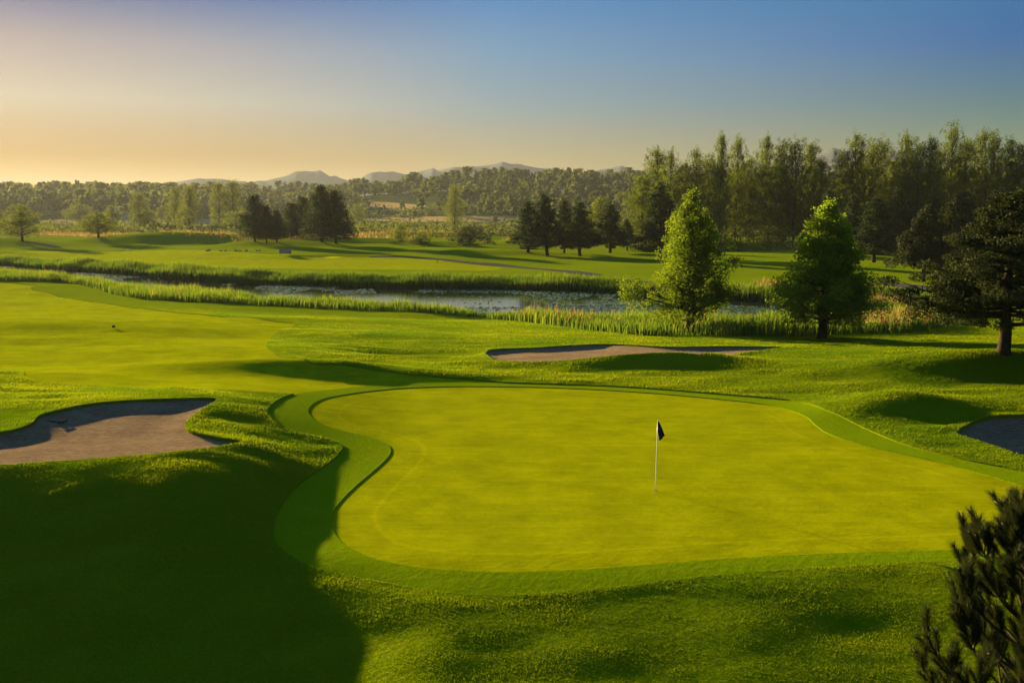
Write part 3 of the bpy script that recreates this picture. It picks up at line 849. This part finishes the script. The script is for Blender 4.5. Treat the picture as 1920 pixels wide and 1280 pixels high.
skyl = np.array([(-80, 368), (0, 364), (60, 356), (100, 362), (170, 352), (205, 349), (262, 350), (300, 344), (330, 347), (420, 345), (480, 350), (540, 340), (600, 348), (650, 346), (684, 330), (700, 346), (760, 334),
                 (776, 326), (800, 334), (850, 324), (880, 316), (920, 318), (945, 318), (1000, 324), (1040, 315), (1090, 312), (1130, 322), (1180, 318), (1230, 322)], float).T
for i, x in enumerate(sky_trees):
    yt = float(np.interp(x, *skyl)) + R.uniform(-3, 6)
    d = R.uniform(1180, 1330)
    dx, dy, _ = ray(x, 380); X = dx / dy * d
    z = float(H0(X, d)); v = (640 - yt) / FPX
    top = CAM_H + d * math.tan(math.atan(v) - PITCH)
    h = min(max(top - z, 7), 34)
    o = empty('distant_tree', (X, d, z)); obj('crown', RP[i % 6][0], L_['wood'], o); obj('trunk', RP[i % 6][3], M['bark'], o)
    s = h / 10; wsc = s * R.uniform(.7, 1.1)
    o.scale = (wsc, wsc, s); o.rotation_euler = (0, 0, R.uniform(0, 6.28))
    tag(o, 'distant hazy tree standing along the top of the wooded ridge', 'tree', 'skyline trees on the far ridge')
def woodland():
    rs = np.random.RandomState(8); Vs, Fs, Ts = [], [], []; n0 = 0
    cnt = 0
    while cnt < 2500:
        d = rs.uniform(820, 1400); u = rs.uniform(-.88, .62); X = u * d
        px = 960 + u * FPX
        dens = .7 if px < -260 else 1.0 if px < 470 else .35 + .65 * (d > 1120) if px < 650 else (1.0 if d > 1160 else .14) if px < 860 else (.95 if d > 1000 else .5)
        if px > 1180: dens = .8
        if px < 470 and d < 860: dens = .4
        if rs.rand() > dens: continue
        if inside(DRY2, np.array([X]), np.array([d]))[0]: continue
        _, V, F, _ = RP[rs.randint(6)]
        k = rs.choice(len(F), 150, replace=False)
        q = V.reshape(-1, 4, 3)[k]
        c = q.mean(1, keepdims=True); q = c + (q - c) * 1.7
        h = rs.uniform(.8, 1.7) * (1.35 if px < 480 else 1)
        a = rs.rand() * 6.28; ca, sa = math.cos(a), math.sin(a)
        q = q.reshape(-1, 3)
        q = np.stack([(q[:, 0] * ca - q[:, 1] * sa) * h + X, (q[:, 0] * sa + q[:, 1] * ca) * h + d, q[:, 2] * h + float(H0(X, d))], 1)
        Vs.append(q); Fs.append(np.arange(len(q)).reshape(-1, 4) + n0); n0 += len(q); Ts.append(np.clip(rs.rand() * .7 + rs.rand(150) * .3, 0, 1)); cnt += 1
    tag(obj('distant_woodland', mesh_np('distant_woodland', np.vstack(Vs), np.vstack(Fs), {'tint': ('FACE', np.concatenate(Ts))}), L_['wood']),
        'hazy mass of woods covering the far ridge', 'woodland', None, 'stuff')
woodland()

# ------------------------------------------------------------------ reeds, tall grass, brush, lily pads, rough grass
def blades(name, X, Y, Z, hgt, wid, lean, mat, rs, label, cat, tipmat=None, tipfrac=.0, segs=2, tint=None, wind=(.3, -.1)):
    n = len(X)
    a = rs.rand(n) * math.pi
    w = np.stack([np.cos(a), np.sin(a), np.zeros(n)], 1) * (wid * .5)[:, None]
    l = rs.normal(size=(n, 2)) * lean + np.array(wind) * lean
    base = np.stack([X, Y, Z], 1)
    mid = base + np.stack([l[:, 0] * hgt * .25, l[:, 1] * hgt * .25, hgt * .55], 1)
    tip = base + np.stack([l[:, 0] * hgt, l[:, 1] * hgt, hgt * (1 - .15 * np.abs(l).sum(1))], 1)
    if segs == 2:
        V = np.stack([base - w, base + w, mid - w * .8, mid + w * .8, tip], 1).reshape(-1, 3)
        i = np.arange(n)[:, None] * 5
        Q, T = i + np.array([0, 1, 3, 2]), i + np.array([2, 3, 4])
        F = [Q, T]; nf = 2
    else:
        V = np.stack([base - w, base + w, tip], 1).reshape(-1, 3)
        F = [np.arange(3 * n).reshape(-1, 3)]; nf = 1
    tt = rs.rand(n) if tint is None else tint
    me = mesh_np(name, V, F, {'tint': ('FACE', np.tile(tt, nf))})
    return tag(obj(name, me, mat), label, cat, None, 'stuff')

def scatter(P, n, rs):
    lo, hi = P.min(0), P.max(0); out = []
    tot = 0
    while tot < n:
        q = rs.uniform(lo, hi, (n * 2, 2)); q = q[inside(P, q[:, 0], q[:, 1])]
        out.append(q); tot += len(q)
        if not len(q): break
    return np.vstack(out)[:n]

NEARREED = gpoly([(-300, 506), (-300, 524), (0, 527), (110, 530), (170, 540), (235, 556), (350, 567), (500, 574), (700, 583), (900, 597), (1000, 606),
                  (1100, 619), (1200, 629), (1300, 634), (1500, 633), (1650, 629), (1745, 618), (1785, 603), (1760, 580), (1700, 560), (1640, 545), (1560, 545), (1490, 560), (1440, 545), (1390, 535), (1340, 545)], 3)
rs = np.random.RandomState(21)
# near band: between the lawn edge and the water
q = scatter(NEARREED, 150000, rs)
s = sdist(POND, q[:, 0], q[:, 1])
nz = vnoise(q[:, 0], q[:, 1], 5, 2) + .6 * vnoise(q[:, 0], q[:, 1], 1.7, 3)
keep = (s < .8) & (nz > -.42) & (s > -22)
q, nz, s = q[keep], nz[keep], s[keep]
hh = (1.0 + .75 * nz) * rs.uniform(.65, 1.15, len(q)) * (1 + .30 * sst(q[:, 0], 5, 20) + .1 * sst(-q[:, 0], 25, 45)) * (1 - .3 * (q[:, 0] > 45))
zz = H(q[:, 0], q[:, 1])
tn = np.clip(.5 + nz * .7 + rs.normal(size=len(q)) * .15, 0, 1)
blades('reeds', q[:, 0], q[:, 1], zz, hh, rs.uniform(.04, .085, len(q)), .16, L_['reed'], rs, 'band of tall green reeds along the near bank of the pond', 'reeds', tint=tn)
k = (rs.rand(len(q)) < .015 + (.10 * (q[:, 0] > 0) + .2 * (q[:, 0] > 22)) * (vnoise(q[:, 0], q[:, 1], 9, 5) > .1))
qt = q[k]
blades('tall_grass', qt[:, 0], qt[:, 1], zz[k] + hh[k] * .55, hh[k] * .62, rs.uniform(.05, .11, len(qt)), .22, L_['heads'], rs, 'pinkish tan seed heads rising over the near reeds', 'grass', segs=1)
# far band
edge = smooth_poly([plane_pt(a, b, WZ) for a, b in [(-420, 478), (-200, 489), (0, 498), (130, 508), (240, 516), (400, 528), (550, 535), (800, 541), (1000, 544), (1240, 553), (1330, 560), (1410, 563), (1480, 571)]], 8)[:8 * 12]
seg = np.linalg.norm(np.diff(edge, axis=0), axis=1); cum = np.concatenate([[0], np.cumsum(seg)])
n = 80000
u = rs.rand(n) * cum[-1]
ex, ey = np.interp(u, cum, edge[:, 0]), np.interp(u, cum, edge[:, 1])
off = rs.rand(n) * 6.5 - .6
X, Y = ex + rs.normal(size=n) * .3, ey + off
nz = vnoise(X, Y, 6, 7) + .5 * vnoise(X, Y, 2, 8)
hh = (1.65 + .8 * nz) * rs.uniform(.7, 1.12, n) * (1 - .25 * (off > 5))
blades('reeds', X, Y, H(X, Y), hh, rs.uniform(.06, .12, n), .1, L_['reed'], rs, 'dark band of tall reeds along the far bank of the pond', 'reeds', tint=np.clip(.42 + nz * .6 + rs.normal(size=n) * .12, 0, 1))
# tan grass beyond the far fairways
g = scatter(gpoly([(-100, 432), (300, 436), (640, 447), (850, 449), (960, 456), (1200, 466), (1500, 470), (1650, 474), (1650, 466), (1300, 458), (1000, 445), (700, 438), (300, 428), (-100, 424)], 2), 42000, rs)
nz = vnoise(g[:, 0], g[:, 1], 14, 9)
blades('tall_grass', g[:, 0], g[:, 1], H(g[:, 0], g[:, 1]), rs.uniform(.6, 1.4, len(g)) * (1 + nz), rs.uniform(.15, .3, len(g)), .2, L_['tan'], rs, 'strip of tall tan grass behind the far fairways', 'grass', segs=1)
# brush in the meadows
def brush():
    rs = np.random.RandomState(33); Vs, Ts = [], []
    n = 1900
    for i in range(n):
        d = rs.uniform(375, 1000); u = rs.uniform(-.6, .45); x = u * d
        if vnoise(x, d * 1.6, 70, 12) < -.02 or any(inside(P, np.array([x]), np.array([d]))[0] for P in (DRY1, DRY3)): continue
        r = rs.uniform(1.0, 3.2) * (1 + d / 900)
        P = rs.normal(size=(60, 3)) * np.array([r, r, r * .38]); P[:, 2] = np.abs(P[:, 2])
        P += np.array([x, d, float(H0(x, d))])
        V, _ = leaf_cards(P, .9 + d / 700, rs, .7)
        Vs.append(V); Ts.append(np.clip(rs.rand() + rs.normal(size=60) * .1, 0, 1))
    V = np.vstack(Vs)
    tag(obj('brush', mesh_np('brush', V, np.arange(len(V)).reshape(-1, 4), {'tint': ('FACE', np.concatenate(Ts))}), L_['wood']),
        'scattered low brush over the far meadows', 'brush', None, 'stuff')
brush()
# lily pads
def pads():
    rs = np.random.RandomState(41)
    q = scatter(POND, 42000, rs)
    sd = sdist(POND, q[:, 0], q[:, 1])
    opens = [smooth_poly([plane_pt(a, b, WZ) for a, b in pl], 2) for pl in
             ([(-300, 488), (0, 501), (110, 508), (150, 517), (60, 519), (-300, 508)], [(235, 521), (330, 520), (390, 531), (480, 541), (540, 556), (400, 549), (300, 541), (240, 531)],
              [(640, 553), (800, 548), (960, 550), (1010, 562), (1020, 575), (900, 575), (760, 573), (640, 568)], [(1150, 556), (1250, 556), (1240, 566), (1160, 570)])]
    m = vnoise(q[:, 0], q[:, 1] * .45, 5.5, 3) + .5 * vnoise(q[:, 0], q[:, 1] * .3, 1.8, 4) > -.08
    for P in opens: m &= ~inside(P, q[:, 0], q[:, 1]) | (rs.rand(len(q)) < .04)
    q = q[m]; n = len(q)
    r = rs.uniform(.10, .22, n)
    a = np.arange(6) * math.pi / 3
    V = np.stack([q[:, None, 0] + r[:, None] * np.cos(a), q[:, None, 1] + r[:, None] * np.sin(a), np.full((n, 6), WZ + .02) + (rs.rand(n, 1) * .05) + .05 * rs.rand(n, 1) * np.cos(a + rs.rand(n, 1) * 6)], -1).reshape(-1, 3)
    tag(obj('lily_pads', mesh_np('lily_pads', V, np.arange(6 * n).reshape(-1, 6), {'tint': ('FACE', rs.rand(n))}), L_['pads']), 'green lily pads floating on the pond', 'lily pads', None, 'stuff')
pads()
# blades of the rough nearest the camera
def near_grass():
    rs = np.random.RandomState(51)
    n = 1500000
    d = 13 * (98 / 13) ** (rs.rand(n) ** 1.12); u = rs.uniform(-.62, .62, n)
    X = u * d; Y = d
    bad = inside(FRINGE, X, Y) | inside(FAIRWAY, X, Y)
    for P in (B1, B2, B3): bad |= inside(P, X, Y)
    bad |= (Y > 60) & (inside(NEARREED, X, Y) | (sdist(POND, X, Y) > -4))
    k = ~bad & (rs.rand(n) < np.clip(d / 24, .45, 1))
    X, Y, d = X[k], Y[k], d[k]
    nz = vnoise(X, Y * 2, 1.3, 1) + .7 * vnoise(X, Y * 2, .45, 2)
    hgt = (.038 + .034 * nz) * rs.uniform(.6, 1.3, len(X)) * np.clip(d / 24, .8, 1.35)
    blades('rough_grass', X, Y, H(X, Y) - .005, np.maximum(hgt, .02), rs.uniform(.010, .020, len(X)) * np.clip(d / 20, .7, 3.2), .45, L_['grass'], rs, 'rough grass blades around the green and its bunkers', 'grass', segs=1,
           tint=np.clip(.45 + nz * .6 + .9 * vnoise(X, Y, 3.5, 5) + .4 * vnoise(X, Y, 9, 6) + rs.normal(size=len(X)) * .07, 0, 1))
near_grass()

# ------------------------------------------------------------------ flagstick, balls, rake and the small things
def flagstick():
    p = at(1229, 915); p.z = float(H(p.x, p.y)) - .075
    r = tag(empty('flagstick', p), 'white pole with a limp dark navy flag in the hole of the putting green', 'golf flag')
    mb = MB(); mb.tube([(0, 0, -.02), (.006, 0, .7), (.015, 0, 1.5), (.028, 0, 2.16)], [.012, .012, .010, .009], 8)
    obj('pole', mb.mesh('pole', True), M['flagpole'], r)
    # limp flag, folded triangle with depth
    nx, nz = 9, 14; V = []
    for j in range(nz):
        t = j / (nz - 1)
        for i in range(nx):
            s = i / (nx - 1)
            wdt = .02 + .20 * t ** .8 - .16 * max(0, t - .75) * 4 * (1 - s) * 0
            zlow = .45 * t + .16 * (1 - s) * max(0, t - .7) * 3.0 * 0
            V.append((.028 + s * wdt + (.07 * max(0, t - .6) / .4 * (1 - s)), .035 * math.sin(s * 9 + t * 1.5) * (.3 + t), 2.14 - zlow - .16 * (1 - s) * max(0, t - .6) / .4 + .0 * s))
    Q = [(j * nx + i, j * nx + i + 1, (j + 1) * nx + i + 1, (j + 1) * nx + i) for j in range(nz - 1) for i in range(nx - 1)]
    f = obj('flag', mesh_np('flag', V, np.array(Q), smooth=True), M['navy'], r)
    so = f.modifiers.new('thick', 'SOLIDIFY'); so.thickness = .004
    mb = MB(); a = np.linspace(0, 2 * math.pi, 17)
    V = [(.054 * math.cos(t), .054 * math.sin(t), z) for z in (.006, -.1) for t in a[:-1]]
    mb.add(V, [(i, (i + 1) % 16, 16 + (i + 1) % 16, 16 + i) for i in range(16)])
    obj('cup', mb.mesh('cup'), M['cup'], r)
    mb = MB(); mb.add([(.053 * math.cos(t), .053 * math.sin(t), .004) for t in a[:-1]] + [(0, 0, .004)], (), [(16, i, (i + 1) % 16) for i in range(16)])  # flat dark disc, painted stand-in for the shade inside the cup
    obj('hole', mb.mesh('hole'), M['black'], r)
flagstick()

import bmesh
def ball_mesh():
    bm = bmesh.new(); bmesh.ops.create_icosphere(bm, subdivisions=2, radius=.024)
    me = bpy.data.meshes.new('golf_ball'); bm.to_mesh(me); bm.free(); return me
bmsh = ball_mesh()
for px, py, lab in [(22, 720, 'white golf ball lying in the rough beyond the left bunker, the left one'), (100, 740, 'white golf ball lying in the rough just above the left bunker')]:
    tag(obj('golf_ball', bmsh, M['white'], None, at(px, py, .06)), lab, 'golf ball', 'stray golf balls')
# bunker rake
p = at(99, 786, -.12)
r = tag(empty('bunker_rake', p, -.15), 'dark rake lying on the shaded sand of the left bunker', 'rake')
mb = MB(); mb.tube([(-.35, .02, .05), (.35, 0, .035)], [.016, .016], 6); obj('handle', mb.mesh('handle', True), M['black'], r)
mb = MB(); mb.box((.36, 0, .06), (.05, .5, .04))
for i in range(8): mb.tube([(.36, -.21 + i * .06, .06), (.36, -.21 + i * .06, -.02)], [.01, .006], 4)
obj('rake_head', mb.mesh('rake_head'), M['black'], r)
# small dark marker on the left fairway
p = at(213, 614)
r = tag(empty('fairway_marker', p, .3), 'small dark block standing alone on the left fairway', 'marker')
mb = MB(); mb.box((0, 0, .07), (.2, .16, .14)); o = obj('block', mb.mesh('block'), M['black'], r); b_ = o.modifiers.new('b', 'BEVEL'); b_.width = .03; b_.segments = 2
mb = MB(); mb.box((0, 0, .155), (.15, .11, .03)); obj('cap', mb.mesh('cap'), M['wood'], r)
# grey board on the far fairway
p = at(535, 477)
r = tag(empty('notice_board', p, .1), 'low grey board on short posts on the far fairway', 'board')
mb = MB(); mb.box((0, 0, .65), (2.5, .12, .95)); o = obj('board', mb.mesh('board'), M['grey'], r); b_ = o.modifiers.new('b', 'BEVEL'); b_.width = .02
for s_ in (-1, 1):
    mb = MB(); mb.box((s_ * 1.1, .1, .4), (.12, .07, .9)); obj('post', mb.mesh('post'), M['wood'], r)
# stakes
for px, py, hgt, mt, lab in [(240, 475, 1.1, 'white', 'thin white stake on the far left fairway'), (820, 493, 1.0, 'wood', 'thin brown stake on the far fairway beyond the pond'),
                         (1725, 556, .9, 'black', 'thin dark stake on the grass before the cart path at the right'), (458, 452, 1.6, 'white', 'white stake at the foot of the dark conifer clump'), (1110, 484, 1.0, 'wood', 'short brown stake under the middle conifer row')]:
    mb = MB(); mb.tube([(0, 0, -.1), (0, 0, hgt * .9), (0, 0, hgt)], [.06, .06, .02], 6)
    tag(obj('stake', mb.mesh('stake', True), M[mt], None, at(px, py)), lab, 'stake')
# geese
def goose():
    mb = MB()
    mb.tube([(-.42, 0, .34), (-.3, 0, .36), (-.12, 0, .38), (.08, 0, .40), (.22, 0, .45), (.30, 0, .56), (.31, 0, .70), (.33, 0, .80), (.38, 0, .84), (.44, 0, .83), (.50, 0, .81)],
            [.02, .09, .16, .165, .12, .06, .035, .035, .05, .035, .01], 8)
    for s_ in (-1, 1): mb.tube([(0, s_ * .06, .3), (.01, s_ * .06, .12), (0, s_ * .06, 0), (.07, s_ * .06, .0)], [.025, .014, .012, .02], 5)
    return mb.mesh('goose', True)
gm = goose()
for i, x in enumerate([388, 391, 394, 414, 423, 441, 444, 450, 461, 463, 482, 487]):
    o = obj('goose', gm, M['goose'], None, at(x, 473 - (i % 3) * .4)); o.rotation_euler = (0, 0, R.choice([0, math.pi]) + R.uniform(-.6, .6)); o.scale = (.85,) * 3
    side, k = ('left', i) if i < 6 else ('right', 11 - i)
    tag(o, f'small dark goose on the far fairway, {ORD[k]} from the {side} of the flock', 'goose', 'geese grazing on the far fairway')
# houses on the ridge
def house(px, py, w, d, h, rz, label, wallm='white'):
    p = at(px, py)
    r = tag(empty('house', p, rz), label, 'house')
    mb = MB(); mb.box((0, 0, h / 2 - .5), (w, d, h + 1)); o = obj('wall', mb.mesh('wall'), M[wallm], r)
    mb = MB(); e = .6; hw, hd = w / 2 + e, d / 2 + e; rh = d * .32
    mb.add([(-hw, -hd, h - .1), (hw, -hd, h - .1), (hw, hd, h - .1), (-hw, hd, h - .1), (-hw, 0, h + rh), (hw, 0, h + rh)], [(0, 1, 5, 4), (2, 3, 4, 5), (0, 3, 2, 1)], [(0, 4, 3), (1, 2, 5)])
    obj('roof', mb.mesh('roof'), M['roofm'], r)
    k = max(2, int(w / 4))
    for i in range(k):
        mb = MB(); mb.box((-w / 2 + (i + .5) * w / k, -d / 2 - .02, h * .55), (1.3, .08, 1.4)); obj('window', mb.mesh('window'), M['glassm'], r)
house(1049, 364, 12, 8, 5, .2, 'pale house on the wooded ridge above the middle conifer row')
house(672, 347, 14, 9, 6, -.2, 'pale house on the ridge top right of the far dark clump')
house(232, 411, 12, 9, 8, .5, 'pale shed among hazy trees at the left')
for px, lab in [(1090, 'leftmost'), (1111, 'second from left'), (1131, 'third from left')]:
    mb = MB(); mb.tube([(0, 0, -.3), (0, 0, 4.6)], [.45, .4], 6)
    tag(obj('pale_post', mb.mesh('pale_post'), M['white'], None, at(px, 366)), f'pale upright post on the far ridge, {lab} of the three', 'post', 'pale posts on the far ridge')

# ------------------------------------------------------------------ the pine in the near right corner
def corner_pine():
    rs = np.random.RandomState(77)
    bx, by = 4.2, 7.7
    z0 = float(H(bx, by)); top = 5.85
    r = tag(empty('pine_tree', (bx, by, z0)), 'near pine with long needle shoots in the bottom right corner', 'tree')
    hh = top - z0
    mb = MB(); mb.tube([(0, 0, -.2), (0.02, 0, hh * .4), (-.03, .02, hh * .75), (0, 0, hh)], [.13, .1, .05, .012], 8)
    shoots = []
    k = 0
    for wv in range(24):
        z = hh - .08 - wv * .19 - .012 * wv * wv * .25
        if z < .3: break
        for b in range(6):
            az = b * 1.047 + wv * 1.9 + rs.normal() * .25
            L = min(.15 + .72 * (hh - z) ** .8, 1.2) * rs.uniform(.75, 1.12)
            n = 7; ss = np.linspace(0, 1, n)
            el = .45 + .65 * ss ** 1.5 + rs.normal() * .12
            dr = np.concatenate([[0], np.cumsum(np.cos(el[1:]))]) * L / (n - 1); dz = np.concatenate([[0], np.cumsum(np.sin(el[1:]))]) * L / (n - 1)
            P = np.stack([np.cos(az) * dr, np.sin(az) * dr, z + dz], 1)
            mb.tube(P, np.linspace(.015, .005, n) * (.5 + L * .5), 5)
            shoots.append((P[-2], P[-1] - P[-2], 1.0))
            for m in range(int(3 + L * 9)):
                s = rs.uniform(.25, .97); i = int(s * (n - 1)); q = P[i] + (P[min(i + 1, n - 1)] - P[i]) * (s * (n - 1) - i)
                t = P[min(i + 1, n - 1)] - P[i]; t /= np.linalg.norm(t) + 1e-9
                sd = rs.normal(size=3); sd -= sd @ t * t; sd /= np.linalg.norm(sd)
                d = t * .75 + sd * .7 + np.array([0, 0, .45]); d /= np.linalg.norm(d)
                l = rs.uniform(.06, .22)
                mb.tube([q, q + d * l * .6, q + d * l + np.array([0, 0, l * .2])], [.006, .005, .004], 4)
                shoots.append((q + d * l * .5, d * .6 + np.array([0, 0, .25]), rs.uniform(.7, 1)))
    shoots.append((np.array([0, 0, hh - .1]), np.array([0, 0, 1.0]), 1.2))
    obj('trunk', mb.mesh('trunk', True), M['bark'], r)
    Vs, Ts = [], []
    for q, d, sc in shoots:
        d = d / (np.linalg.norm(d) + 1e-9); n = 280; ln = .17 * sc
        s = rs.rand(n)[:, None] * 1.1 - .25
        o = rs.normal(size=(n, 3)); o -= (o @ d)[:, None] * d; o /= np.linalg.norm(o, axis=1)[:, None]
        a = q + d * s * ln; nd = d * rs.uniform(.7, 1.3, (n, 1)) + o * rs.uniform(.35, .8, (n, 1)); nd /= np.linalg.norm(nd, axis=1)[:, None]
        L = rs.uniform(.07, .12, (n, 1)) * sc
        w = np.cross(nd, rs.normal(size=(n, 3))); w /= np.linalg.norm(w, axis=1)[:, None]; w *= .0018
        Vs.append(np.stack([a - w, a + w, a + nd * L], 1).reshape(-1, 3)); Ts.append(np.clip(rs.rand() * .6 + rs.rand(n) * .4, 0, 1))
    V = np.vstack(Vs)
    obj('needles', mesh_np('needles', V, np.arange(len(V)).reshape(-1, 3), {'tint': ('FACE', np.concatenate(Ts))}), L_['pine'], r)
    # pale new buds at the shoot tips
    mb = MB()
    for q, d, sc in shoots:
        if rs.rand() < .45:
            d = d / (np.linalg.norm(d) + 1e-9); p_ = q + d * .12 * sc
            for c_ in range(3):
                v = d + rs.normal(size=3) * .35; mb.tube([p_, p_ + v * .025, p_ + v * .045], [.006, .005, .001], 4)
    obj('buds', mb.mesh('buds', True), M['wood'], r)
corner_pine()

# ------------------------------------------------------------------ haze
mb = MB(); mb.box((0, 3150, 107), (28400, 8500, 250))
hz = mb.mesh('haze')
m, nd, ln = mat_new('haze_air')
vol = N(nd, 'ShaderNodeVolumePrincipled', Density=.00012, Anisotropy=.38)
vol.inputs['Color'].default_value = (.19, .205, .215, 1)
o = N(nd, 'ShaderNodeOutputMaterial'); ln.new(vol.outputs[0], o.inputs['Volume'])
ho = tag(obj('haze', hz, m), 'pale golden evening haze over the far land', 'haze', None, 'stuff')
